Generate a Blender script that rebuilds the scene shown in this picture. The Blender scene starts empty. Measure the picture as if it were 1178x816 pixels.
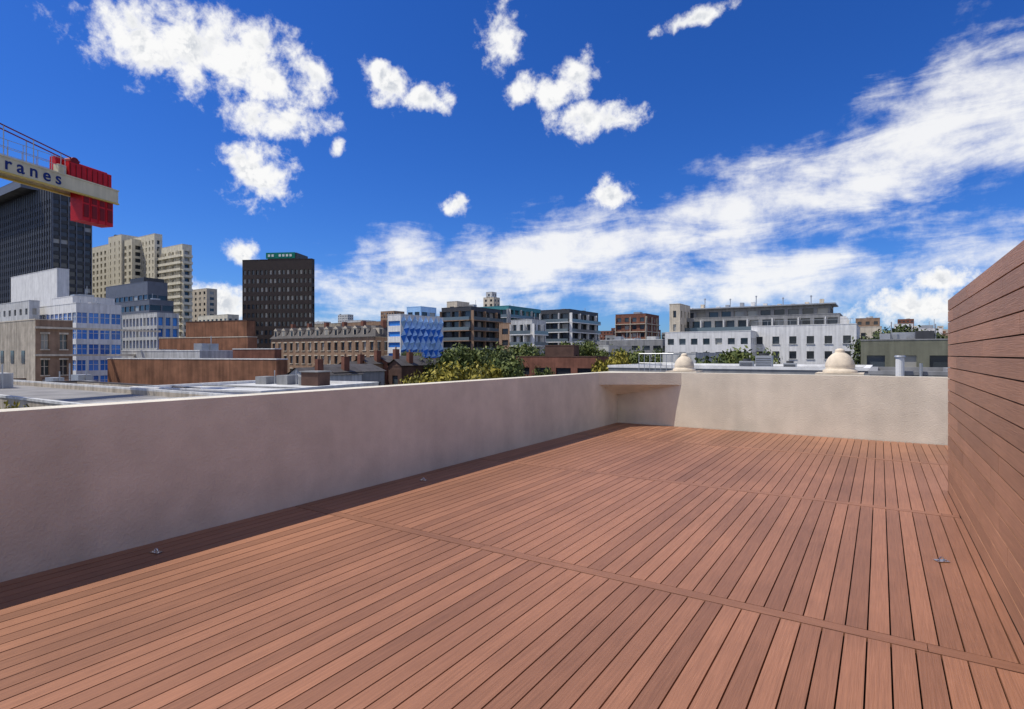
import bpy, math, random
from mathutils import Vector, Matrix
random.seed(7)
sc = bpy.context.scene
TH = math.radians(32.9); C = math.cos(TH); S = math.sin(TH)
CUR = 0.0
def setyaw(deg=None):
    global C, S, CUR
    th = TH if deg is None else math.radians(deg)
    C = math.cos(th); S = math.sin(th); CUR = TH-th
EYE = 1.6; FP = 654.0
STREET = -18.0

# ------------------------------------------------------------------ materials
def new_mat(name):
    m = bpy.data.materials.new(name); m.use_nodes = True
    nt = m.node_tree; b = nt.nodes['Principled BSDF']
    return m, nt, b
def setin(b, k, v):
    if k in b.inputs: b.inputs[k].default_value = v

def pmat(name, col, rough=.85, var=.12, scale=.8, bump=0, streak=0, spec=.25, metal=0, island=0, stretch=(1,1,1), bscale=30, stain=0):
    m, nt, b = new_mat(name)
    N = nt.nodes; L = nt.links
    tc = N.new('ShaderNodeTexCoord')
    mp = N.new('ShaderNodeMapping'); mp.inputs['Scale'].default_value = stretch
    L.new(tc.outputs['Object'], mp.inputs[0])
    n1 = N.new('ShaderNodeTexNoise'); n1.inputs['Scale'].default_value = scale; n1.inputs['Detail'].default_value = 4; n1.inputs['Roughness'].default_value = .6
    L.new(mp.outputs[0], n1.inputs['Vector'])
    mr = N.new('ShaderNodeMapRange'); mr.inputs[1].default_value = .3; mr.inputs[2].default_value = .7
    mr.inputs[3].default_value = 1-var; mr.inputs[4].default_value = 1+var
    L.new(n1.outputs[0], mr.inputs[0])
    fac = mr.outputs[0]
    def mulf(o):
        mu = N.new('ShaderNodeMath'); mu.operation = 'MULTIPLY'; L.new(fac, mu.inputs[0]); L.new(o, mu.inputs[1]); return mu.outputs[0]
    if streak:
        mp2 = N.new('ShaderNodeMapping'); mp2.inputs['Scale'].default_value = (1.6, 1.6, .12)
        L.new(tc.outputs['Object'], mp2.inputs[0])
        n2 = N.new('ShaderNodeTexNoise'); n2.inputs['Scale'].default_value = 1.4; n2.inputs['Detail'].default_value = 4
        L.new(mp2.outputs[0], n2.inputs['Vector'])
        m2 = N.new('ShaderNodeMapRange'); m2.inputs[1].default_value = .35; m2.inputs[2].default_value = .65
        m2.inputs[3].default_value = 1-streak; m2.inputs[4].default_value = 1.03
        L.new(n2.outputs[0], m2.inputs[0]); fac = mulf(m2.outputs[0])
    if stain:
        n2 = N.new('ShaderNodeTexNoise'); n2.inputs['Scale'].default_value = .55; n2.inputs['Detail'].default_value = 5; n2.inputs['Roughness'].default_value = .65
        L.new(tc.outputs['Object'], n2.inputs['Vector'])
        m2 = N.new('ShaderNodeMapRange'); m2.inputs[1].default_value = .38; m2.inputs[2].default_value = .62
        m2.inputs[3].default_value = 1-stain; m2.inputs[4].default_value = 1+stain
        L.new(n2.outputs[0], m2.inputs[0]); fac = mulf(m2.outputs[0])
    if island:
        g = N.new('ShaderNodeNewGeometry')
        m3 = N.new('ShaderNodeMapRange'); m3.inputs[3].default_value = 1-island; m3.inputs[4].default_value = 1+island
        L.new(g.outputs['Random Per Island'], m3.inputs[0]); fac = mulf(m3.outputs[0])
    vs = N.new('ShaderNodeVectorMath'); vs.operation = 'SCALE'; vs.inputs[0].default_value = col
    L.new(fac, vs.inputs['Scale']); L.new(vs.outputs[0], b.inputs['Base Color'])
    setin(b, 'Roughness', rough); setin(b, 'Specular IOR Level', spec); setin(b, 'Metallic', metal)
    if bump:
        n3 = N.new('ShaderNodeTexNoise'); n3.inputs['Scale'].default_value = bscale; n3.inputs['Detail'].default_value = 3
        L.new(mp.outputs[0], n3.inputs['Vector'])
        bp = N.new('ShaderNodeBump'); bp.inputs['Strength'].default_value = bump; bp.inputs['Distance'].default_value = .01
        L.new(n3.outputs[0], bp.inputs['Height']); L.new(bp.outputs[0], b.inputs['Normal'])
    return m

def glass(name, c0, c1, pale=.12, rough=.08):
    m, nt, b = new_mat(name); N = nt.nodes; L = nt.links
    g = N.new('ShaderNodeNewGeometry')
    r = N.new('ShaderNodeValToRGB'); e = r.color_ramp.elements
    e[0].color = (*c0, 1); e[1].position = 1-pale; e[1].color = (*c1, 1)
    x = e.new(min(.999, 1-pale+.01)); x.color = (.34, .33, .30, 1)
    L.new(g.outputs['Random Per Island'], r.inputs[0]); L.new(r.outputs[0], b.inputs['Base Color'])
    setin(b, 'Roughness', rough); setin(b, 'Specular IOR Level', .6)
    return m

M = {}
M['cream'] = pmat('cream_render', (.64, .56, .44), streak=.25)
M['cream2'] = pmat('pale_cream', (.72, .67, .54), streak=.15)
M['beige'] = pmat('beige_render', (.46, .40, .32), streak=.35, var=.25)
M['white'] = pmat('white_paint', (.78, .77, .75), streak=.18, var=.08)
M['whitegrey'] = pmat('weathered_white', (.58, .58, .57), streak=.3, var=.12)
M['grey'] = pmat('grey_concrete', (.28, .28, .28), streak=.25)
M['dgrey'] = pmat('dark_grey_cladding', (.060, .062, .068), rough=.5, streak=.1)
M['bgrey'] = pmat('blue_grey_cladding', (.13, .145, .18), rough=.6)
M['brown'] = pmat('dark_brown_concrete', (.055, .040, .034), rough=.6)
M['brick'] = pmat('orange_brick', (.29, .135, .075), var=.3, scale=.5, streak=.3)
M['brick2'] = pmat('red_brown_brick', (.20, .085, .058), var=.25, scale=.7, streak=.2)
M['brick3'] = pmat('tan_brick', (.32, .21, .14), var=.2, scale=.7, streak=.2)
M['dbrick'] = pmat('dark_brick', (.10, .058, .045), var=.25)
M['slate'] = pmat('slate_roof', (.075, .068, .065), var=.25, rough=.7)
M['roofw'] = pmat('white_roof_membrane', (.52, .52, .51), var=.22, scale=.35)
M['roofg'] = pmat('grey_roof_membrane', (.24, .23, .22), var=.3, scale=.3)
M['teal'] = pmat('teal_cladding', (.07, .24, .26), rough=.4)
M['olive'] = pmat('olive_render', (.19, .19, .14), streak=.2)
M['metal'] = pmat('galvanised_metal', (.42, .43, .44), rough=.45, metal=.6)
M['gd'] = glass('dark_glass', (.012, .014, .018), (.04, .048, .06))
M['gb'] = glass('blue_glass', (.02, .12, .42), (.06, .28, .80), pale=.04)
M['gm'] = glass('mixed_glass', (.02, .025, .03), (.09, .11, .13), pale=.25)
M['rail'] = glass('balcony_glass', (.10, .13, .15), (.16, .20, .22), pale=.02)

class MB:
    def __init__(s): s.v = []; s.f = []; s.m = []; s.mats = []
    def mi(s, k):
        if k not in s.mats: s.mats.append(k)
        return s.mats.index(k)
    def poly(s, pts, k):
        i = len(s.v); s.v += [tuple(p) for p in pts]; s.f.append(tuple(range(i, i+len(pts)))); s.m.append(s.mi(k))
    def box(s, x0, x1, y0, y1, z0, z1, k, top=None):
        if x0 > x1: x0, x1 = x1, x0
        if y0 > y1: y0, y1 = y1, y0
        i = len(s.v)
        s.v += [(x0,y0,z0),(x1,y0,z0),(x1,y1,z0),(x0,y1,z0),(x0,y0,z1),(x1,y0,z1),(x1,y1,z1),(x0,y1,z1)]
        q = s.mi(k); t = s.mi(top) if top else q
        for f, mm in (((0,3,2,1),q),((4,5,6,7),t),((0,1,5,4),q),((1,2,6,5),q),((2,3,7,6),q),((3,0,4,7),q)):
            s.f.append(tuple(i+a for a in f)); s.m.append(mm)
    def cyl(s, p0, p1, r0, r1, k, n=7, cap=True):
        p0 = Vector(p0); p1 = Vector(p1); d = (p1-p0)
        if d.length < 1e-6: return
        q = d.to_track_quat('Z', 'Y'); i = len(s.v)
        for p, r in ((p0, r0), (p1, r1)):
            for a in range(n):
                s.v.append(tuple(p + q @ Vector((r*math.cos(2*math.pi*a/n), r*math.sin(2*math.pi*a/n), 0))))
        kk = s.mi(k)
        for a in range(n):
            b = (a+1) % n; s.f.append((i+a, i+b, i+n+b, i+n+a)); s.m.append(kk)
        if cap:
            s.f.append(tuple(i+n+a for a in range(n))); s.m.append(kk)
            s.f.append(tuple(i+n-1-a for a in range(n))); s.m.append(kk)
    def mesh(s, name):
        me = bpy.data.meshes.new(name); me.from_pydata(s.v, [], s.f)
        for k in s.mats: me.materials.append(M[k])
        me.polygons.foreach_set('material_index', s.m); me.update()
        return me
    def done(s, name, parent=None, smooth=False):
        me = s.mesh(name)
        o = bpy.data.objects.new(name, me); sc.collection.objects.link(o)
        if smooth: me.polygons.foreach_set('use_smooth', [True]*len(me.polygons))
        if parent: o.parent = parent
        elif CUR: o.rotation_euler[2] = CUR
        return o

def ab(b, f):   # bearing (tangent*FP + 589) & distance along the viewing axis -> site coords
    t = (b-589)/FP; r = t*f
    return r*C - f*S, r*S + f*C
def zt(y, f): return EYE + (408-y)/FP*f

def facade(m, ox, oy, ux, uy, nx, ny, w, ztop, zb, fh, bw, wf, hf, rec, wm, gm, top=.9, bar=0, slab=0, slabm=None, fin=0, finm=None, maxf=30, lintel=.35, rails=None, arch=False, sillm=None):
    nf = min(maxf, int((ztop-top-zb)/fh)); nb = max(1, round(w/bw)); cw = w/nb
    def P(u, n, z): return (ox+ux*u+nx*n, oy+uy*u+ny*n, z)
    def bx(u0, u1, n0, n1, z0, z1, k):
        a = P(u0, n0, z0); b = P(u1, n1, z1); m.box(a[0], b[0], a[1], b[1], z0, z1, k)
    zp = ztop
    for j in range(nf):
        fl = ztop-top-j*fh; z1 = fl-fh*(1-hf)*lintel; z0 = z1-fh*hf
        m.poly([P(0,0,z1),P(w,0,z1),P(w,0,zp),P(0,0,zp)], wm)
        up = 0
        for i in range(nb):
            a = cw*i+cw*(1-wf)/2; b = a+cw*wf
            m.poly([P(up,0,z0),P(a,0,z0),P(a,0,z1),P(up,0,z1)], wm); up = b
            m.poly([P(a,-rec,z0),P(b,-rec,z0),P(b,-rec,z1),P(a,-rec,z1)], gm)
            m.poly([P(a,0,z0),P(a,-rec,z0),P(a,-rec,z1),P(a,0,z1)], wm)
            m.poly([P(b,0,z0),P(b,-rec,z0),P(b,-rec,z1),P(b,0,z1)], wm)
            m.poly([P(a,0,z0),P(b,0,z0),P(b,-rec,z0),P(a,-rec,z0)], wm)
            m.poly([P(a,0,z1),P(b,0,z1),P(b,-rec,z1),P(a,-rec,z1)], wm)
            if bar:
                bb = max(.04, cw*.02)
                for q in range(1, bar+1):
                    u = a+(b-a)*q/(bar+1); bx(u-bb, u+bb, -rec+.01, -rec+.07, z0, z1, sillm or wm)
                if hf < .75: bx(a, b, -rec+.015, -rec+.06, (z0+z1)/2+.1, (z0+z1)/2+.18, sillm or wm)
            if sillm and wf < .8:
                bx(a-.1, b+.1, .003, .12, z0-.16, z0-.004, sillm)
                if arch: bx(a-.1, b+.1, .003, .1, z1+.004, z1+.25, sillm)
        m.poly([P(up,0,z0),P(w,0,z0),P(w,0,z1),P(up,0,z1)], wm)
        if slab:
            bx(-.0, w, .004, slab, fl-fh-.12, fl-fh+.12, slabm or wm)
            if rails: bx(.05, w-.05, slab-.08, slab-.03, fl-fh+.125, fl-fh+1.05, rails)
            for q in range(0, nb+1, 2):
                u = min(max(cw*q, .1), w-.1); bx(u-.08, u+.08, .005, slab-.09, fl-fh+.125, fl-.13, slabm or wm)
        zp = z0
    m.poly([P(0,0,zb),P(w,0,zb),P(w,0,zp),P(0,0,zp)], wm)
    if fin:
        for i in range(nb+1):
            u = min(max(cw*i, .2), w-.2); bx(u-.18, u+.18, .005, fin, zb, ztop+.02, finm or wm)

def vol(m, a, b, y, f, side=None, depth=14, wall='cream', gl='gd', fh=3.1, bw=3.2, wf=.5, hf=.5, rec=.2, base=STREET, roof='roofg', par=.5,
        clutter=3, plainL=False, plainR=False, wallR=None, coping=None, ztop=None, kR=None, **kw):
    Y0 = f*(C+(b-589)/FP*S)
    def X(px): t = (px-589)/FP; return Y0*(t*C-S)/(C+t*S)
    Xa, Xb = X(a), X(b); z = ztop if ztop is not None else zt(y, f)
    if side and Xb < 0:
        t = (side-589)/FP; Y1 = Xb*(C+t*S)/(t*C-S)
        if Y1 > Y0+1: depth = min(Y1-Y0, 90)
    Y1 = Y0+depth
    wr = wallR or wall
    k = dict(kw); k2 = dict(kw)
    if kR: k2.update(kR)
    if plainL: m.poly([(Xa,Y0,base),(Xb,Y0,base),(Xb,Y0,z),(Xa,Y0,z)], wall)
    else: facade(m, Xa, Y0, 1, 0, 0, -1, Xb-Xa, z, base, fh, bw, wf, hf, rec, wall, gl, **k)
    if plainR: m.poly([(Xb,Y0,base),(Xb,Y1,base),(Xb,Y1,z),(Xb,Y0,z)], wr)
    else: facade(m, Xb, Y0, 0, 1, 1, 0, depth, z, base, fh, k2.pop('bw', bw), k2.pop('wf', wf), k2.pop('hf', hf), rec, wr, k2.pop('gl', gl), **k2)
    if Xa > -5: facade(m, Xa, Y1, 0, -1, -1, 0, depth, z, base, fh, bw, wf, hf, rec, wr, gl, **kw)
    else: m.poly([(Xa,Y0,base),(Xa,Y1,base),(Xa,Y1,z),(Xa,Y0,z)], wall)
    m.poly([(Xa,Y1,base),(Xb,Y1,base),(Xb,Y1,z),(Xa,Y1,z)], wall)
    T = .25; zr = z-par; cp = coping or wall
    m.poly([(Xa+T,Y0+T,zr),(Xb-T,Y0+T,zr),(Xb-T,Y1-T,zr),(Xa+T,Y1-T,zr)], roof)
    for (p, q, r, s) in ((Xa-.04,Xb+.04,Y0-.04,Y0+T),(Xa-.04,Xb+.04,Y1-T,Y1+.04),(Xa-.04,Xa+T,Y0+T,Y1-T),(Xb-T,Xb+.04,Y0+T,Y1-T)):
        m.box(p, q, r, s, z+.003, z+.14, cp)
    for (x0,y0,x1,y1) in ((Xa+T,Y0+T,Xb-T,Y0+T),(Xa+T,Y1-T,Xb-T,Y1-T),(Xa+T,Y0+T,Xa+T,Y1-T),(Xb-T,Y0+T,Xb-T,Y1-T)):
        m.poly([(x0,y0,zr),(x1,y1,zr),(x1,y1,z+.003),(x0,y0,z+.003)], wall)
    for i in range(clutter):
        w = random.uniform(1, 3); d = random.uniform(1, 3); h = random.uniform(.6, 1.8)
        if Xb-Xa < 6 or depth < 6: break
        cx = random.uniform(Xa+2.2, Xb-2.2); cy = random.uniform(Y0+2, Y1-2)
        m.box(cx-w/2, cx+w/2, cy-d/2, cy+d/2, zr+.01, zr+h, random.choice(['metal', 'whitegrey', 'grey', 'dgrey']))
        if random.random() < .5: m.cyl((cx+w*.6,cy,zr),(cx+w*.6,cy,zr+h+random.uniform(.5,2)), .07, .07, 'metal', 5)
    return Xa, Xb, Y0, Y1, z

# ------------------------------------------------------------------ terrace
DECK = (.275, .126, .070)
def board_mat(name, st, col=DECK):
    return pmat(name, col, rough=.5, var=.15, scale=1.0, bump=.35, spec=.4, island=.17, stretch=st, bscale=2.0, stain=.11)
M['deck_l'] = board_mat('composite_board_long', (85, 2.5, 85))
M['deck_x'] = board_mat('composite_board_cross', (2.5, 85, 85))
M['clad'] = board_mat('composite_cladding_board', (85, 2.5, 85), (.32, .160, .093))
M['under'] = pmat('dark_joists', (.02, .014, .011))
M['parapet'] = pmat('painted_render', (.64, .585, .475), rough=.9, var=.06, scale=2.2, streak=.09, bump=.6, bscale=45, stain=.06)
M['steel'] = pmat('stainless_steel', (.6, .6, .6), rough=.25, metal=1, var=.05)
XL, XR, YF, YE = -5.19, .668, 12.6, 8.38
d = MB(); pitch = .1115; gap = .0085
strips = [-2.68, .58, 3.84, 7.10, 10.36]
edges = [-5.5] + strips + [YF]
x = XL+.004; cols = []
while x < 4.4:
    cols.append(x); x += pitch
for i in range(len(edges)-1):
    y0 = edges[i]+(.057 if i else 0); y1 = edges[i+1]-(.057 if i < len(edges)-2 else .01)
    for cx in cols:
        w = pitch-gap; ys = y0
        if cx+w > XR-.004:
            if y0 < YE:
                if cx < XR-.02:
                    ww = XR-.004-cx
                    d.box(cx, cx+ww, y0, min(y1, YE), -.025, 0, 'deck_l')
                    if y1 > YE: d.box(cx, cx+w, YE+.004, y1, -.025, 0, 'deck_l')
                    continue
                if y1 <= YE: continue
                ys = YE+.004
        j = random.uniform(-.0008, .0008)
        d.box(cx, cx+w, ys, y1, -.025, j, 'deck_l')
for sy in strips:
    x0 = XL+.01
    xe = XR-.005 if sy < YE else 4.4
    while x0 < xe:
        x1 = min(xe, x0+random.choice([2.4, 2.7, 3.0])); d.box(x0, x1-.004, sy-.049, sy+.049, -.025, .0012, 'deck_x'); x0 = x1
d.box(XL+.002, 4.4, -5.5, YF-.002, -.12, -.05, 'under')
d.done('timber_deck')

PH = 1.197; T = .26
m = MB()
def prism(m, pts, z0, z1, k):
    n = len(pts)
    m.poly([(p[0],p[1],z1) for p in pts], k); m.poly([(p[0],p[1],z0) for p in reversed(pts)], k)
    for i in range(n):
        a = pts[i]; b = pts[(i+1) % n]; m.poly([(a[0],a[1],z0),(b[0],b[1],z0),(b[0],b[1],z1),(a[0],a[1],z1)], k)
prism(m, [(XL-T,-5.6),(XL,-5.6),(XL,YF),(4.7,YF),(4.7,YF+T),(XL-T,YF+T)], -.4, PH, 'parapet')
sh = [(XL+.001, 11.55)]
for i in range(1, 9):
    a = i/9; sh.append((XL+.001+(1.5)*a**1.15, 11.55+1.049*a**.8))
sh += [(XL+1.5, YF-.001), (XL+.001, YF-.001)]
prism(m, sh, .93, PH-.003, 'parapet')
for i in range(5):
    q = 1-(i+1)*.16
    prism(m, [(XL+.0015+(p[0]-XL)*q, YF-.0015-(YF-p[1])*q) for p in sh], .93-.05*(i+1), .93-.05*i-.001, 'parapet')
m.done('parapet_wall')
m = MB(); m.box(XL-T+.01, 6.5, -9, YF+.9, STREET, -.41, 'cream'); m.done('terrace_building')

M['stone'] = pmat('pale_sandstone', (.62, .53, .41), var=.18, scale=5, bump=.4)
prof = [(.31,0),(.31,.05),(.275,.07),(.255,.085),(.268,.12),(.262,.18),(.24,.25),(.205,.31),(.155,.365),(.105,.40),(.082,.415),(.09,.44),(.078,.47),(.04,.49),(0,.495)]
def finial(bpx, yy, scale, zb):
    t = (bpx-589)/FP; f = yy/(C+t*S); X, Y = ab(bpx, f)
    m = MB(); n = 24
    for r, z in prof:
        for a in range(n): m.v.append((r*math.cos(2*math.pi*a/n), r*math.sin(2*math.pi*a/n), z))
    k = m.mi('stone')
    for i in range(len(prof)-1):
        for a in range(n):
            b = (a+1) % n; m.f.append((i*n+a, i*n+b, (i+1)*n+b, (i+1)*n+a)); m.m.append(k)
    e = bpy.data.objects.new('stone_finial', None); sc.collection.objects.link(e); e.location = (X, Y, zb); e.scale = (scale,)*3
    m.done('dome', e, smooth=True)
    p = MB(); p.box(-.36,.36,-.30,.36,-2.2,-.10,'stone'); p.box(-.42,.42,-.34,.42,-.099,-.002,'stone'); p.done('pedestal', e)
finial(966, 13.35, 1.0, 1.23)
finial(787, 13.6, .85, 1.21)

m = MB(); HW = 2.243
m.box(XR+.02, 3.4, -5.4, YE-.02, -.02, HW-.03, 'under')
cp = .1318; z = 0.004
while z < HW-.02:
    z1 = min(z+cp-.010, HW)
    y = -5.4 - random.uniform(0, 2.0)
    while y < YE:
        y1 = y+random.choice([1.8, 2.4, 3.0, 3.6])
        a = max(y, -5.4); b = min(y1-.006, YE)
        if b > a+.05: m.box(XR+random.uniform(0,.001), XR+.019, a, b, z, z1, 'clad')
        y = y1
    m.box(XR+.0205, 3.4, YE-.0195, YE, z, z1, 'deck_x')
    z += cp
m.box(XR+.02, 3.42, -5.4, YE-.02, HW-.029, HW-.002, 'under')
m.done('clad_stair_enclosure')

def anchor(X, Y, r):
    m = MB()
    m.box(-.045,.045,-.028,.028,.003,.008,'steel')
    for sx in (-.03,.03): m.cyl((sx,0,.008),(sx,0,.014),.008,.007,'steel',8)
    pts = [Vector((.018*math.cos(a), 0, .010+.024*math.sin(a))) for a in [math.pi*i/8 for i in range(9)]]
    for p, q in zip(pts, pts[1:]): m.cyl(p, q, .004, .004, 'steel', 6)
    o = m.done('deck_anchor'); o.location = (X, Y, .001); o.rotation_euler[2] = r
for px, py in ((1083,646),(180,636),(487,553)):
    f = FP*EYE/(py-408); X, Y = ab(px, f); anchor(X, Y, random.uniform(0,1))

# ------------------------------------------------------------------ ground
M['ground'] = pmat('asphalt_ground', (.06,.06,.058), var=.3, scale=.05)
def gz(X, Y):
    r = math.hypot(X, Y); t = min(1, max(0, (r-230)/450)); return STREET + 14*t*t*(3-2*t)
gm = MB(); n = 72; rs = [0,40,100,180,230,290,350,420,500,580,680,900,1500,3000,9000]
for r in rs:
    for a in range(n):
        X = r*math.cos(2*math.pi*a/n); Y = r*math.sin(2*math.pi*a/n); gm.v.append((X, Y, gz(X,Y)))
k = gm.mi('ground')
for i in range(len(rs)-1):
    for a in range(n):
        b = (a+1) % n; gm.f.append((i*n+a,(i+1)*n+a,(i+1)*n+b,i*n+b)); gm.m.append(k)
gm.done('ground')

# ------------------------------------------------------------------ city
m = MB()
vol(m, -90, 60, 213, 230, 106, wall='dgrey', gl='gd', fh=3.2, bw=2.6, wf=.9, hf=.55, rec=.3, fin=.35, finm='bgrey', top=5, clutter=4)
vol(m, -90, 24, 206, 233, depth=12, wall='bgrey', gl='gd', base=zt(213,230)+.01, fh=3, bw=3, wf=.8, hf=.6)
m.done('office_tower')
m = MB(); kw = dict(wall='cream2', gl='gd', fh=3.1, hf=.62, rec=.7, top=2.5)
vol(m, 106, 152, 275, 272, 166, bw=4.2, wf=.45, **kw)
vol(m, 152, 178, 269, 268, 187, bw=3.2, wf=.35, **kw)
vol(m, 180, 210, 281, 258, 221, bw=3.6, wf=.5, slab=.9, rails='cream2', **kw)
vol(m, 125, 140, 270, 276, depth=8, bw=4, wf=.2, **kw)
m.done('apartment_tower')
m = MB()
vol(m, 218, 238, 332, 300, 250, wall='cream', fh=3, bw=4, wf=.4); m.done('apartment_building')
m = MB()
vol(m, 122, 170, 324, 175, 193, wall='bgrey', gl='gd', fh=3.2, bw=3, wf=.88, hf=.45, top=3.4)
vol(m, 138, 172, 345, 168, 200, wall='bgrey', gl='gd', fh=3.2, bw=3, wf=.88, hf=.5)
vol(m, 141, 181, 360, 160, 206, wall='whitegrey', gl='gb', fh=3.2, bw=2.2, wf=.66, hf=.72, rec=.5)
X, Y = ab(150,182); m.box(X, X+9, Y, Y+6, zt(324,175), zt(318,175), 'dgrey')
m.done('stepped_office_building')
m = MB()
vol(m, 13, 66, 309, 150, 80, wall='white', plainL=True, plainR=True, roof='roofw', clutter=2)
vol(m, -30, 34, 346, 118, 46, wall='whitegrey', gl='gm', fh=3.2, bw=3.2, wf=.4, hf=.4)
m.done('white_tower_block')
m = MB()
vol(m, 44, 88, 349, 112, 140, wall='white', gl='gb', fh=3.15, bw=2.2, wf=.84, hf=.66, rec=.18, top=1.4, clutter=5, bar=1)
vol(m, 60, 84, 341, 122, depth=8, wall='white', gl='gd', base=zt(349,112)-.2)
m.done('blue_window_office')
m = MB()
vol(m, -60, 41, 368, 78, 84, wall='beige', wallR='brick3', gl='gm', fh=3.6, bw=2.7, wf=.42, hf=.58, rec=.3, plainL=True, top=1.4, sillm='cream', arch=True, bar=1, coping='cream', clutter=3, kR=dict(bw=2.4))
a, b_ = ab(41, 78)
for q in (zt(368,78)-1.2, zt(368,78)-5.0): m.box(a+.004, a+.45, b_-.2, b_+16, q, q+.28, 'cream')
for q in range(3):
    m.box(a-5-q*4.2, a-3.8-q*4.2, b_-.06, b_+.01, zt(368,78)-6, zt(368,78)-4.2, 'gm')
m.done('heritage_brick_building')
M['sign'] = pmat('green_sign', (.01,.20,.14), var=.03)
M['signw'] = pmat('sign_lettering', (.75,.78,.75), var=.02)
setyaw(7)
m = MB()
Xa, Xb, Y0, Y1, z = vol(m, 279, 359, 298, 190, 362, wall='brown', gl='gm', fh=2.9, bw=1.6, wf=.62, hf=.52, rec=.3, top=3.0, clutter=5, depth=22)
fx = (Xb-Xa)
m.box(Xa+fx*.32, Xa+fx*.74, Y0+2, Y0+10, z-.4, z+2.6, 'dgrey')
m.box(Xa+fx*.30, Xa+fx*.72, Y0+1.8, Y0+1.99, z+.7, z+2.7, 'sign')
for q in range(7):
    if q != 2: m.box(Xa+fx*(.33+.052*q), Xa+fx*(.362+.052*q), Y0+1.75, Y0+1.79, z+1.3, z+2.1, 'signw')
m.done('brown_office_tower')
setyaw(22)
m = MB()
vol(m, 183, 285, 388, 96, 296, wall='brick', plainL=True, plainR=True, clutter=3, roof='roofg', depth=12, coping='cream')
vol(m, 214, 284, 369, 104, 294, wall='brick', plainL=True, plainR=True, clutter=2, depth=12, coping='dbrick')
m.done('orange_brick_warehouse')
m = MB()
vol(m, 124, 318, 414, 72, 331, wall='brick', plainL=True, plainR=True, coping='white', clutter=3, roof='roofw', depth=9)
vol(m, 140, 230, 404, 83, depth=8, wall='whitegrey', coping='white', plainL=True, clutter=2)
vol(m, 268, 316, 402, 83, 324, wall='brick2', plainL=True, clutter=1, coping='white', depth=8)
m.done('brick_factory')
m = MB()
Xa,Xb,Y0,Y1,z=vol(m, 150, 300, 452, 40, depth=14, wall='white', plainL=True, plainR=True, coping='white', roof='roofw', clutter=0, par=.12)
m.box(Xb-5.5,Xb-3.6,Y1-4,Y1-2.4,z-.1,z+1.1,'dbrick'); m.box(Xb-5.6,Xb-3.5,Y1-4.1,Y1-2.3,z+1.102,z+1.2,'grey')
for q in range(3):
    m.box(Xa+2+q*2.6,Xa+3.3+q*2.6,Y1-3.4,Y1-2,z-.11,z+.6+.15*(q%2),'grey'); m.cyl((Xa+4+q*2.6,Y1-3,z-.1),(Xa+4+q*2.6,Y1-3,z+1.2),.05,.05,'metal',6)
m.box(Xa+.6,Xb-.6,Y0+6,Y0+6.12,z-.1,z+.02,'grey')
m.done('white_roof_building')
setyaw()
m = MB()
vol(m, -160, 92, 468, 28, depth=8, wall='beige', plainL=True, plainR=True, roof='roofg', clutter=2, par=.3, coping='whitegrey')
vol(m, 20, 152, 452, 42, depth=5, wall='beige', gl='gm', fh=2.4, bw=3, wf=.3, hf=.4, clutter=0, coping='slate', roof='roofg')
m.done('low_rendered_building')
m = MB()
vol(m, -60, 60, 449, 55, depth=9, wall='grey', gl='gm', fh=3, bw=2.6, wf=.5, hf=.4, clutter=4, roof='roofg', coping='dbrick')
m.done('low_grey_building')
# mansard hotel
m = MB()
Xa, Xb, Y0, Y1, z = vol(m, 312, 432, 388, 135, 456, wall='brick3', gl='gm', fh=3.4, bw=2.6, wf=.45, hf=.6, rec=.3, sillm='cream', top=.6, clutter=0, arch=True, coping='cream')
ins = 2.2; zr = z+2.9
def mans(Xa,Xb,Y0,Y1,z,zr,ins,k='slate'):
    A=[(Xa,Y0,z),(Xb,Y0,z),(Xb,Y1,z),(Xa,Y1,z)]; B=[(Xa+ins,Y0+ins,zr),(Xb-ins,Y0+ins,zr),(Xb-ins,Y1-ins,zr),(Xa+ins,Y1-ins,zr)]
    for i in range(4):
        j=(i+1)%4; m.poly([A[i],A[j],B[j],B[i]],k)
    m.poly(B,k)
mans(Xa-.3,Xb+.3,Y0-.3,Y1+.3,z+.16,zr,ins)
nx = int((Xb-Xa)/3.6)
for i in range(nx):
    u = Xa+1.8+i*(Xb-Xa-2)/nx
    m.box(u-.7,u+.7,Y0+.2,Y0+2.2,z+.5,z+2.3,'cream'); m.box(u-.45,u+.45,Y0+.15,Y0+.19,z+.8,z+2.0,'gd')
    m.poly([(u-.85,Y0+.1,z+2.3),(u+.85,Y0+.1,z+2.3),(u,Y0+.1,z+3.0)],'cream')
    m.poly([(u-.85,Y0+.1,z+2.3),(u,Y0+.1,z+3.0),(u,Y0+2.4,z+3.0),(u-.85,Y0+2.4,z+2.3)],'slate')
    m.poly([(u+.85,Y0+.1,z+2.3),(u,Y0+.1,z+3.0),(u,Y0+2.4,z+3.0),(u+.85,Y0+2.4,z+2.3)],'slate')
    if i%2==0: m.box(u+1.3,u+2.2,Y0+4,Y0+5,zr-.5,zr+1.4,'brick2')
ny = int((Y1-Y0)/4)
for i in range(ny):
    v = Y0+2+i*4
    m.box(Xb-2.2,Xb-.2,v-.7,v+.7,z+.5,z+2.3,'cream'); m.box(Xb-.19,Xb-.15,v-.45,v+.45,z+.8,z+2.0,'gd')
m.done('mansard_hotel')
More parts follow.
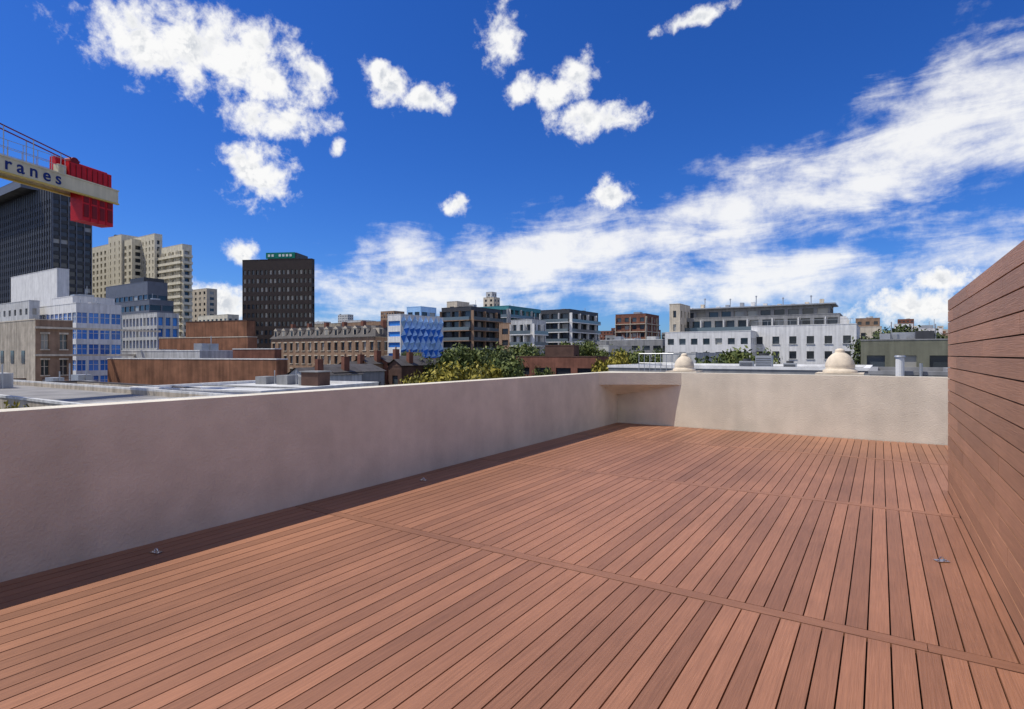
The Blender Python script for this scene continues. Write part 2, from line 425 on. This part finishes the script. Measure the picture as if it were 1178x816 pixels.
def gable(m, a, b, y, f, dpt, wall, roof='slate', rise=1.6, **kw):
    Xa,Xb,Y0,Y1,z = vol(m, a, b, y, f, depth=dpt, wall=wall, clutter=0, **kw)
    xm=(Xa+Xb)/2; e=.25
    m.poly([(Xa-e,Y0-e,z+.15),(xm,Y0-e,z+.15+rise),(xm,Y1+e,z+.15+rise),(Xa-e,Y1+e,z+.15)],roof)
    m.poly([(Xb+e,Y0-e,z+.15),(xm,Y0-e,z+.15+rise),(xm,Y1+e,z+.15+rise),(Xb+e,Y1+e,z+.15)],roof)
    m.poly([(Xa,Y0,z+.14),(Xb,Y0,z+.14),(xm,Y0,z+.14+rise)],wall)
    m.box(Xb-.9,Xb-.3,Y0+2,Y0+2.9,z,z+rise+1.2,'brick2'); m.cyl((Xb-.6,Y0+2.4,z+rise+1.2),(Xb-.6,Y0+2.4,z+rise+1.6),.14,.12,'brick3',6)
tk = dict(gl='gm', fh=3.0, bw=2.0, wf=.42, hf=.55, sillm='cream')
for (a,b,y,f,w,ty) in ((331,352,434,70,'whitegrey','grey_house'),(352,384,430,74,'grey','grey_house'),(386,404,425,84,'brick2','brick_terrace_house'),(405,424,420,86,'brick3','brick_terrace_house'),(425,446,418,88,'brick2','brick_terrace_house'),(447,462,422,86,'dbrick','brick_terrace_house')):
    m = MB(); gable(m,a,b,y,f,9,w,rise=1.0,**tk); m.done(ty)
M['blueA'] = pmat('blue_panel', (.03,.16,.62), rough=.35, island=.35); M['blueB'] = pmat('pale_blue_panel', (.34,.56,.85), rough=.35, island=.25)
M['tealA'] = pmat('teal_panel', (.03,.38,.50), rough=.35, island=.3)
m = MB()
Xa,Xb,Y0,Y1,z = vol(m, 446, 461, 362, 126, 510, wall='white', gl='gb', fh=2.4, bw=6, wf=.9, hf=.45, plainR=True, clutter=3, depth=20)
vol(m, 468, 484, 353, 150, 502, wall='blueB', gl='gd', fh=3, bw=3, wf=.7, hf=.6, clutter=2)
nC=8; dw=(Y1-Y0)/nC; dh=3.2
for i in range(13):
    zc=z-dh/2-i*dh/2; v=Y0+dw/2+(dw/2 if i%2 else 0)
    while v+dw/2<=Y1+.01:
        ap=(Xb+.8,v,zc+.4); P_=[(Xb+.02,v-dw/2,zc),(Xb+.02,v,zc+dh/2),(Xb+.02,v+dw/2,zc),(Xb+.02,v,zc-dh/2)]
        kk='tealA' if i>7 else 'blueA'
        m.poly([P_[0],P_[1],ap],'blueB'); m.poly([P_[1],P_[2],ap],kk); m.poly([P_[2],P_[3],ap],kk); m.poly([P_[3],P_[0],ap],'blueA' if (i%3) else 'blueB')
        v+=dw
m.done('blue_diamond_facade_building')
ak = dict(gl='gm', fh=3.0, hf=.72, rec=.6)
m = MB(); vol(m, 508, 542, 353, 165, 576, wall='dgrey', bw=3.4, wf=.8, slab=1.0, slabm='brick3', rails='rail', **ak)
vol(m, 514, 526, 347, 170, depth=6, wall='cream', bw=3, wf=.4, gl='gd'); m.done('balcony_apartments')
m = MB(); vol(m, 545, 585, 352, 190, 622, wall='teal', bw=3.4, wf=.75, slab=.9, slabm='whitegrey', rails='rail', **ak); m.done('teal_apartments')
m = MB(); vol(m, 588, 612, 368, 150, 628, wall='whitegrey', bw=2.6, wf=.55, slab=.8, slabm='white', rails='rail', **ak); m.done('white_apartments')
m = MB(); vol(m, 622, 655, 356, 172, 688, wall='dgrey', bw=3.2, wf=.75, slab=1.0, slabm='white', rails='rail', **ak)
m.done('balcony_apartments')
m = MB(); vol(m, 556, 568, 342, 420, 575, wall='cream', bw=4, wf=.4, fh=3.4); vol(m, 559,566,336,424,depth=6,wall='whitegrey',bw=4,wf=.3); m.done('apartment_tower')
m = MB(); vol(m, 708, 743, 361, 220, 758, wall='brick2', gl='gm', bw=3.0, wf=.55, fh=3, hf=.55, slab=.5, slabm='cream', clutter=5); m.done('brown_apartments')
m = MB(); vol(m, 574, 588, 372, 155, 600, wall='brick3', gl='gd', bw=2.8, wf=.5); m.done('apartment_building')
m = MB(); vol(m, 690, 762, 391, 150, depth=14, wall='grey', gl='gm', fh=3, bw=3, wf=.7, hf=.4, clutter=6, coping='white'); m.done('low_office_building')
m = MB(); vol(m, 640, 700, 398, 128, depth=14, wall='whitegrey', gl='gd', fh=3, bw=3, wf=.6, hf=.4, clutter=3); m.done('low_office_building')
m = MB()
vol(m, 590, 686, 411, 82, 700, wall='brick2', gl='gd', fh=3.2, bw=4, wf=.7, hf=.35, clutter=4, coping='dbrick', roof='dbrick')
vol(m, 627, 660, 398, 88, 666, wall='dbrick', plainL=True, clutter=2)
m.done('red_brick_hall')
for (a,b,y,f,s,w,nm) in ((455,505,413,120,520,'dbrick','brick_building'),(520,588,406,135,596,'grey','grey_building'),(456,478,406,128,486,'cream','cream_building'),(228,262,362,210,275,'cream2','cream_building'),(362,392,372,210,400,'beige','cream_building'),(395,440,370,230,452,'brick3','brick_building'),(762,800,407,70,None,'whitegrey','low_shed')):
    m = MB(); vol(m, a,b,y,f,s,wall=w,gl='gm',fh=3,bw=2.8,wf=.5,hf=.5,clutter=4); m.done(nm)
# big white building right
m = MB()
kx = dict(gl='gd', rec=.3, sillm='whitegrey')
Xa,Xb,Y0,Y1,z = vol(m, 864, 985, 373, 108, depth=22, wall='white', fh=3.0, bw=3.0, wf=.42, hf=.5, top=1.6, clutter=0, **kx)
vol(m, 765, 863.5, 381, 112.5, depth=20, wall='white', fh=2.8, bw=2.3, wf=.55, hf=.45, top=.8, gl='gm', rec=.3, clutter=0)
X2a,X2b,Y2,Y3,z2 = vol(m, 782, 966, 361, 113, depth=14, wall='grey', fh=2.8, bw=2.4, wf=.7, hf=.7, base=z-3, gl='gm', rec=.5, top=.4, clutter=0, slab=1.2, slabm='white', rails='rail')
X3a,X3b,Y4,Y5,z3 = vol(m, 786, 955, 351, 119, depth=9, wall='grey', fh=2.4, bw=2.8, wf=.75, hf=.7, base=z2-1, gl='gm', rec=.4, top=.3, clutter=0)
m.box(X3a-1,X3b+1,Y4-1.2,Y5,z3+.15,z3+.4,'metal')
vol(m, 770, 782, 350, 125, depth=8, wall='cream', fh=3, bw=3, wf=.3, clutter=0)
for q in range(11):
    u=X3a+1.5+q*(X3b-X3a-3)/10+random.uniform(-.5,.5); h=random.uniform(.6,1.6)
    m.box(u-.4,u+.4,Y4+2,Y4+3,z3+.4,z3+h,random.choice(['white','metal','cream']))
    if q%2: m.cyl((u+.9,Y4+1,z3+.4),(u+.9,Y4+1,z3+h+1),.09,.09,'metal',6); m.cyl((u+.9,Y4+1,z3+h+1),(u+.9,Y4+1,z3+h+1.3),.22,.16,'metal',6)
for q in range(9):
    u=Xa+1+q*(Xb-Xa-2)/8; m.cyl((u,Y0+.5,z+.1),(u,Y0+.5,z+1.1),.04,.04,'metal',5)
m.box(Xa+.5,Xb-.5,Y0+.47,Y0+.53,z+1.05,z+1.12,'metal')
m.done('white_warehouse_apartments')
m = MB()
vol(m, 990, 1100, 391, 62, depth=16, wall='olive', gl='gm', fh=3.2, bw=2.7, wf=.6, hf=.45, rec=.25, top=1.1, clutter=5, coping='grey', sillm='cream')
m.done('olive_building')
m = MB(); vol(m, 986, 1014, 376, 140, depth=12, wall='cream', gl='gd', bw=3, wf=.4, clutter=2); m.done('cream_building')
m = MB(); vol(m, 1048, 1084, 378, 150, depth=12, wall='white', gl='gd', bw=3, wf=.5, clutter=3); m.done('white_building')
m = MB(); vol(m, 1090, 1300, 380, 120, depth=20, wall='brick3', gl='gd', bw=3, wf=.5, clutter=3); m.done('brick_building')
m = MB(); vol(m, 984, 1012, 366, 260, depth=12, wall='brick3', gl='gd', bw=3, wf=.5, clutter=2); m.done('brick_building')
m = MB()
vol(m, 700, 1000, 427, 26, depth=9, wall='grey', plainL=True, roof='roofw', clutter=0, par=.2, coping='white')
m.done('neighbour_flat_roof')
def ac(px, f, w, h, zb):
    m = MB(); X,Y = ab(px,f)
    m.box(X-w/2,X+w/2,Y,Y+w*.7,zb+.08,zb+h,'metal')
    for q in range(6): m.box(X-w/2+.03,X+w/2-.03,Y-.02,Y-.003,zb+.15+q*(h-.2)/6,zb+.15+q*(h-.2)/6+.03,'dgrey')
    m.cyl((X,Y+w*.35,zb+h),(X,Y+w*.35,zb+h+.12),w*.3,w*.3,'dgrey',14)
    for sx in (-1,1): m.box(X+sx*w*.4-.04,X+sx*w*.4+.04,Y+.05,Y+w*.6,zb,zb+.08,'dgrey')
    m.done('air_conditioning_unit')
zb = zt(427,26)-.2
ac(878,30,.8,.9,zb); ac(858,31,.7,.6,zb); ac(908,30,.6,.5,zb)
m = MB()
X0,Yq = ab(735,31); X1,_ = ab(770,31)
for q in range(7):
    u=X0+q*(X1-X0)/6*1.3; m.cyl((u,Yq,zb),(u,Yq,zb+1.0),.02,.02,'metal',6)
m.cyl((X0,Yq,zb+1.0),(X1+.5,Yq,zb+1.0),.025,.025,'metal',6); m.cyl((X0,Yq,zb+.5),(X1+.5,Yq,zb+.5),.02,.02,'metal',6)
m.done('roof_handrail')
m = MB(); X,Y = ab(1035,20); m.cyl((X,Y,-2),(X,Y,zt(411,20)),.13,.13,'white',14); m.cyl((X,Y,zt(411,20)),(X,Y,zt(409,20)),.17,.15,'metal',14)
m.cyl((X+.6,Y,-2),(X+.6,Y,zt(418,20)),.05,.05,'metal',8); m.done('vent_pipe')
m = MB(); vol(m,1000,1120,433,19,depth=8,wall='grey',plainL=True,plainR=True,clutter=0,roof='roofg'); m.done('neighbour_flat_roof')

m = MB()
for i in range(230):
    b = random.uniform(-60, 1300); f = random.uniform(300, 800)
    wpx = random.uniform(10, 30)*400/f
    y = random.gauss(384, 6) - (4 if f > 500 else 0)
    if b < 300: y -= random.uniform(0, 10)
    vol(m, b, b+wpx, y, f, depth=random.uniform(8,16), wall=random.choice(['cream','cream2','beige','brick3','brick2','whitegrey','grey','brick','white']),
        gl='gd', fh=3.3, bw=3.6, wf=.5, hf=.45, base=gz(*ab(b,f))-2, clutter=1, maxf=6)
m.done('distant_buildings')

# ------------------------------------------------------------------ trees
def leafmat(name, c0, c1):
    m, nt, b = new_mat(name); N=nt.nodes; L=nt.links
    g=N.new('ShaderNodeNewGeometry'); r=N.new('ShaderNodeValToRGB'); r.color_ramp.elements[0].color=(*c0,1); r.color_ramp.elements[1].color=(*c1,1)
    L.new(g.outputs['Random Per Island'], r.inputs[0]); L.new(r.outputs[0], b.inputs['Base Color']); setin(b,'Roughness',.6); setin(b,'Specular IOR Level',.2)
    return m
M['leaf']=leafmat('green_leaves',(.04,.065,.018),(.15,.17,.045)); M['leafy']=leafmat('yellow_green_leaves',(.10,.10,.018),(.34,.28,.04)); M['leafd']=leafmat('dark_leaves',(.025,.042,.016),(.09,.11,.035))
M['bark']=pmat('bark',(.09,.07,.05),var=.3,scale=3)
def treemesh(seed, k, R=5.0, H=16, leaves=4600, ls=.25):
    rnd=random.Random(seed); m=MB(); ch=H-R*.85
    m.cyl((0,0,0),(0.2,0.1,H*.45),.42,.3,'bark',9)
    cl=[]
    for i in range(26):
        a=rnd.uniform(0,6.28); e=rnd.uniform(-.5,1.45); rr=R*rnd.uniform(.45,.95)
        c=Vector((rr*math.cos(a)*math.cos(e), rr*math.sin(a)*math.cos(e), ch-R*.3+rr*.95*math.sin(e))); cl.append((c, R*rnd.uniform(.2,.38)))
        if i%2==0:
            mid=Vector((c.x*.45,c.y*.45,H*.45+(c.z-H*.45)*.5)); m.cyl((.2,.1,H*.42),mid,.2,.1,'bark',6,False); m.cyl(mid,c,.1,.03,'bark',5,False)
    top=max(c.z+cr*.8 for c,cr in cl); dz=H-top; cl=[(c+Vector((0,0,dz)),cr) for c,cr in cl]
    for i in range(leaves):
        c,cr=cl[i%len(cl)]
        v=Vector((rnd.gauss(0,1),rnd.gauss(0,1),rnd.gauss(0,1))).normalized()*cr*rnd.uniform(.35,1.12); p=c+Vector((v.x,v.y,v.z*.8))
        n=(v.normalized()+Vector((rnd.gauss(0,.6),rnd.gauss(0,.6),rnd.gauss(0,.6)))).normalized(); q=n.to_track_quat('Z','Y'); s=ls*rnd.uniform(.6,1.3)
        a=rnd.uniform(0,6.28)
        m.poly([p+q@Vector((s*math.cos(a+t)*w,s*math.sin(a+t)*w,0)) for t,w in ((0,1),(1.57,.55),(3.14,1),(4.71,.55))],k)
    return m.mesh('tree_mesh')
TM={'g':[treemesh(i,'leaf') for i in (1,2)],'y':[treemesh(i,'leafy') for i in (3,4)],'d':[treemesh(i,'leafd') for i in (5,6)]}
def tree(px,y,f,kind,w=1.0,i=0):
    X,Y=ab(px,f); z=zt(y,f); h=(z-STREET)/16
    o=bpy.data.objects.new('tree',TM[kind][i%2]); sc.collection.objects.link(o); o.location=(X,Y,STREET); o.scale=(w,w,h); o.rotation_euler[2]=random.uniform(0,6)
for (px,y,f,k,w) in ((480,426,52,'y',.6),(500,420,54,'y',.85),(524,415,58,'y',1.05),(552,413,62,'y',.95),(572,410,66,'g',.95),(588,409,70,'g',.8),(528,396,90,'g',1.25),(548,399,94,'g',1.1),(594,394,100,'g',1.35),(610,395,104,'g',1.1),(576,402,88,'d',1.1),(510,405,92,'d',1.0),
    (636,396,118,'d',.9),(652,391,122,'g',1.),(676,390,128,'g',1.2),(692,391,134,'g',1.1),(706,401,74,'y',.85),(718,399,78,'g',.9),(742,404,88,'g',.9),(804,410,54,'g',.65),(820,405,56,'d',.8),(842,399,60,'g',.95),(858,399,64,'g',.85),(870,406,58,'g',.7),
    (1018,376,100,'d',1.3),(1036,372,108,'d',1.4),(1060,374,104,'d',1.3),(1080,378,96,'d',1.1),(470,403,125,'g',.9),(760,398,130,'d',.9),
    (8,460,30,'y',.4),(60,447,50,'g',.5),(628,420,70,'g',.5),(350,436,62,'d',.5),(466,432,56,'y',.5)):
    tree(px,y,f,k,w,random.randint(0,1))
M['far']=leafmat('distant_foliage',(.03,.05,.02),(.09,.12,.04))
m=MB()
for i in range(170):
    b=random.uniform(-40,1300); f=random.uniform(240,640); X,Y=ab(b,f); z=zt(random.gauss(390,4),f); R=random.uniform(3,6)
    for j in range(70):
        v=Vector((random.gauss(0,1),random.gauss(0,1),random.gauss(0,1))).normalized()*R*random.uniform(.6,1.05); q=v.to_track_quat('Z','Y'); s=random.uniform(.5,1.2)
        p=Vector((X,Y,z-R))+v
        m.poly([p+q@Vector((s,0,0)),p+q@Vector((0,s*.7,0)),p+q@Vector((-s,0,0)),p+q@Vector((0,-s*.7,0))],'far')
m.done('distant_trees')

# ------------------------------------------------------------------ tower crane
M['crw']=pmat('crane_cream_paint',(.68,.60,.42),rough=.5,var=.1,streak=.12); M['crr']=pmat('crane_red_paint',(.55,.015,.02),rough=.45,var=.15,scale=2); M['crd']=pmat('crane_dark_red',(.20,.01,.012),rough=.5)
M['crb']=pmat('crane_blue_lettering',(.015,.03,.16),rough=.5); M['cry']=pmat('crane_yellow_paint',(.62,.45,.12),rough=.5,var=.1)
e=bpy.data.objects.new('tower_crane',None); sc.collection.objects.link(e)
r0,f0=-36.02,40.0; dr,df=.236,.972
ox,oy=r0*C-f0*S, r0*S+f0*C; ax,ay=dr*C-df*S, dr*S+df*C
e.location=(ox,oy,0); e.rotation_euler[2]=math.atan2(ay,ax)
m=MB()
for wy in (-.7,.7):
    m.box(-9,8.5,wy-.06,wy+.06,14.35,15.35,'crw')
    m.box(-9,8.55,wy-.12,wy+.12,15.352,15.46,'crw'); m.box(-9,8.55,wy-.12,wy+.12,14.24,14.348,'cry')
for s in range(-9,9): m.box(s,s+.12,-.64,.64,14.6,14.8,'cry')
m.box(-9,4,-.55,.55,15.0,15.05,'metal')
m.done('counter_jib',e)
m=MB()
for wy in (-.75,.75):
    for zz in (16.0,16.6): m.cyl((-9,wy,zz),(4,wy,zz),.022,.022,'metal',5)
    for s in range(-9,5): m.cyl((s,wy,15.4),(s,wy,16.6),.025,.025,'metal',5)
for wy in (-.35,.35):
    m.cyl((-9,wy,19.0),(5.5,wy,16.9),.05,.05,'crd',5)
    for s in range(-8,5,2): m.cyl((s,wy,15.4),(s,wy,17.7-.145*s),.035,.035,'metal',5)
m.done('guard_rails_and_ties',e)
m=MB()
m.box(3.9,8.2,.05,.62,15.5,16.9,'crr'); m.box(4.4,8.0,-.62,.045,15.5,16.6,'crr')
for q in range(8): m.box(4.5+q*.45,4.55+q*.45,-.66,-.621,15.55,16.5,'crd')
m.box(3.7,4.3,-.5,.0,15.5,16.2,'crw'); m.cyl((5.0,-.5,16.75),(5.0,.5,16.75),.35,.35,'crd',12)
m.done('winch_housing',e)
m=MB()
for q in range(4):
    s=5.5+q*.68; m.box(s,s+.62,-.6,.6,12.3,15.45+.1*(q%2),'crr'); m.box(s+.1,s+.52,-.64,-.601,12.6,13.6,'crd'); m.box(s+.1,s+.52,-.64,-.601,13.75,14.2,'crd')
m.done('counterweights',e)
m=MB()
for a_ in (-.9,.9):
    for b__ in (-.9,.9): m.box(-9+a_-.1,-9+a_+.1,b__-.1,b__+.1,STREET,14.2,'crw')
zz=STREET
while zz<13:
    for q in (-.9,.9):
        m.cyl((-9.9,q,zz),(-8.1,q,zz+1.8),.06,.06,'crw',5); m.cyl((-9+q,-.9,zz),(-9+q,.9,zz+1.8),.06,.06,'crw',5)
    zz+=1.8
m.cyl((-9,0,14.2),(-9,0,15.5),1.2,1.2,'crw',16); m.box(-11.5,-10,-.9,.6,14.6,17,'crw')
for wy in (-.5,.5): m.cyl((-9,wy,15.4),(-9,0,19.6),.12,.1,'crw',8)
m.done('mast',e)
m=MB()
for s in range(0,32):
    x0=-10-s
    for wy in (-.6,.6):
        m.cyl((x0,wy,14.6),(x0-1,wy,14.6),.07,.07,'crw',5); m.cyl((x0,wy,14.6),(x0-.5,0,16),.04,.04,'crw',5); m.cyl((x0-.5,0,16),(x0-1,wy,14.6),.04,.04,'crw',5)
    m.cyl((x0,0,16),(x0-1,0,16),.07,.07,'crw',5)
m.done('main_jib',e)
cu=bpy.data.curves.new('jib_lettering','FONT'); cu.body='Cranes'; cu.size=1.25; cu.space_character=1.5; cu.extrude=.01; cu.offset=.022
cu.materials.append(M['crb'])
t=bpy.data.objects.new('jib_lettering',cu); sc.collection.objects.link(t); t.parent=e; t.location=(-1.45,-.775,14.55); t.rotation_euler=(math.pi/2,0,0)

# ------------------------------------------------------------------ sky & sun
to_sun=Vector((-.47,-.34,1)).normalized()
el=math.asin(to_sun.z); az=math.atan2(to_sun.x,to_sun.y)
ld=bpy.data.lights.new('sun','SUN'); ld.energy=4.6; ld.angle=math.radians(.5); ld.color=(1,.95,.86)
lo=bpy.data.objects.new('sun',ld); sc.collection.objects.link(lo); lo.rotation_euler=to_sun.to_track_quat('Z','Y').to_euler()
w=bpy.data.worlds.new('World'); sc.world=w; w.use_nodes=True; nt=w.node_tree; N=nt.nodes; L=nt.links; N.clear()
try: w.cycles.sampling_method='MANUAL'; w.cycles.sample_map_resolution=512
except Exception: pass
out=N.new('ShaderNodeOutputWorld'); bg=N.new('ShaderNodeBackground'); bg.inputs[1].default_value=.10; L.new(bg.outputs[0],out.inputs[0])
sky=N.new('ShaderNodeTexSky'); sky.sky_type='NISHITA'; sky.sun_disc=False; sky.sun_elevation=el; sky.sun_rotation=az; sky.altitude=50; sky.air_density=1.0; sky.dust_density=.3; sky.ozone_density=3
tc=N.new('ShaderNodeTexCoord'); D=tc.outputs['Generated']
def mth(op,a,b=None,c=None,clamp=False):
    n=N.new('ShaderNodeMath'); n.operation=op; n.use_clamp=clamp
    for i,v in enumerate((a,b,c)):
        if v is None: continue
        if isinstance(v,(int,float)): n.inputs[i].default_value=v
        else: L.new(v,n.inputs[i])
    return n.outputs[0]
sx=N.new('ShaderNodeSeparateXYZ'); L.new(D,sx.inputs[0])
A=mth('ARCTAN2',sx.outputs[0],sx.outputs[1]); E=mth('ARCSINE',sx.outputs[2])
cb=N.new('ShaderNodeCombineXYZ'); L.new(A,cb.inputs[0]); L.new(E,cb.inputs[1])
def noise(vec,scale,detail=8,rough=.55,dist=0):
    n=N.new('ShaderNodeTexNoise'); n.inputs['Scale'].default_value=scale; n.inputs['Detail'].default_value=detail; n.inputs['Roughness'].default_value=rough; n.inputs['Distortion'].default_value=dist
    L.new(vec,n.inputs['Vector']); return n.outputs[0]
def blobs(lst):
    cur=None
    for (px,py,rx,ry,rot) in lst:
        a=math.atan((px-589)/FP); ca=math.cos(a); e_=math.atan((408-py)/FP*ca)
        mp=N.new('ShaderNodeMapping'); mp.vector_type='TEXTURE'
        mp.inputs['Location'].default_value=(a-TH,e_,0); mp.inputs['Rotation'].default_value=(0,0,math.radians(rot)); mp.inputs['Scale'].default_value=(rx/FP*ca*ca,ry/FP*ca*math.cos(e_)**2,1)
        L.new(cb.outputs[0],mp.inputs[0])
        ln=N.new('ShaderNodeVectorMath'); ln.operation='LENGTH'; L.new(mp.outputs[0],ln.inputs[0])
        v=mth('SUBTRACT',1,ln.outputs['Value'])
        cur=v if cur is None else mth('MAXIMUM',cur,v)
    return cur
cum=blobs([(160,44,84,50,-6),(215,58,100,58,0),(268,62,90,60,0),(305,92,44,30,10),(324,140,78,28,4),(358,98,34,40,-30),(298,198,52,42,0),(436,84,28,24,-20),(450,100,36,28,-20),(486,114,44,18,0),(579,46,28,46,0),(599,102,28,22,0),(640,104,36,24,10),(660,90,34,30,15),(672,140,42,26,0),(708,136,36,24,0),
    (524,236,17,14,0),(280,293,28,18,0),(388,168,10,14,0),(800,22,54,13,8),(705,226,30,22,0),(1075,322,56,20,0),(1060,352,90,32,0),(260,350,60,30,0)])
band=blobs([(640,290,280,56,12),(850,245,300,66,16),(1080,150,330,90,24),(1240,80,300,110,30),(520,335,240,64,3),(880,325,330,46,3),(1000,210,260,60,12),(470,290,70,34,0)])
n1=noise(D,27,9,.62,.15)
dv=N.new('ShaderNodeVectorMath'); dv.operation='ADD'; dv.inputs[1].default_value=(-.005,-.003,.012); L.new(D,dv.inputs[0])
n1b=noise(dv.outputs[0],27,4,.58,.15)
mpb=N.new('ShaderNodeMapping'); mpb.inputs['Rotation'].default_value=(0,0,math.radians(-17)); mpb.inputs['Scale'].default_value=(5,19,1); L.new(cb.outputs[0],mpb.inputs[0])
n2=noise(mpb.outputs[0],1.0,7,.62,.4)
n3=noise(D,11,6,.64)
def sstep(v,a,b):
    n=N.new('ShaderNodeMapRange'); n.interpolation_type='SMOOTHSTEP'; L.new(v,n.inputs[0]); n.inputs[1].default_value=a; n.inputs[2].default_value=b; return n.outputs[0]
v1=mth('ADD',cum,mth('ADD',mth('MULTIPLY',mth('SUBTRACT',n1,.5),2.4),mth('MULTIPLY',mth('SUBTRACT',n3,.5),1.0)))
d1=sstep(v1,.0,.72)
v2=mth('ADD',mth('MULTIPLY',band,.95),mth('ADD',mth('MULTIPLY',mth('SUBTRACT',n2,.5),2.2),mth('MULTIPLY',mth('SUBTRACT',n3,.5),1.7)))
d2=mth('MULTIPLY',sstep(v2,.0,.95),.93)
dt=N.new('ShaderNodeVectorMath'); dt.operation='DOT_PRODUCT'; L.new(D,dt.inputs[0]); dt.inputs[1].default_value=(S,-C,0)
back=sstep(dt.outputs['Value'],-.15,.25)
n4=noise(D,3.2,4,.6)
d_fill=mth('MULTIPLY',back,sstep(n4,.43,.61))  # unseen clouds behind the camera, added to brighten and whiten the ambient fill
dens=mth('MAXIMUM',mth('MAXIMUM',d1,d2),d_fill)
sh_=sstep(mth('SUBTRACT',n1b,n1),-.05,.10)
thick=sstep(v1,.45,1.1)
shade=mth('MULTIPLY',mth('MULTIPLY',sh_,thick),.85,clamp=True)
cm=N.new('ShaderNodeMix'); cm.data_type='RGBA'; L.new(shade,cm.inputs[0]); cm.inputs[6].default_value=(9.6,9.6,9.6,1); cm.inputs[7].default_value=(5.6,6.0,6.7,1)
hs=N.new('ShaderNodeHueSaturation'); hs.inputs['Saturation'].default_value=1.25; L.new(sky.outputs[0],hs.inputs['Color'])
mu=N.new('ShaderNodeMix'); mu.data_type='RGBA'; mu.blend_type='MULTIPLY'; mu.inputs[0].default_value=1; L.new(hs.outputs[0],mu.inputs[6]); mu.inputs[7].default_value=(.40,.68,1.24,1)
mx=N.new('ShaderNodeMix'); mx.data_type='RGBA'; L.new(dens,mx.inputs[0]); L.new(mu.outputs[2],mx.inputs[6]); L.new(cm.outputs[2],mx.inputs[7])
L.new(mx.outputs[2],bg.inputs[0])

sc.view_settings.view_transform='Standard'; sc.view_settings.look='None'; sc.view_settings.exposure=0
cd=bpy.data.cameras.new('camera'); cam=bpy.data.objects.new('camera',cd); sc.collection.objects.link(cam)
cam.location=(0,0,EYE); cam.rotation_euler=(math.pi/2,0,TH); cd.lens=20; cd.sensor_width=36; cd.clip_start=.05; cd.clip_end=12000
sc.camera=cam
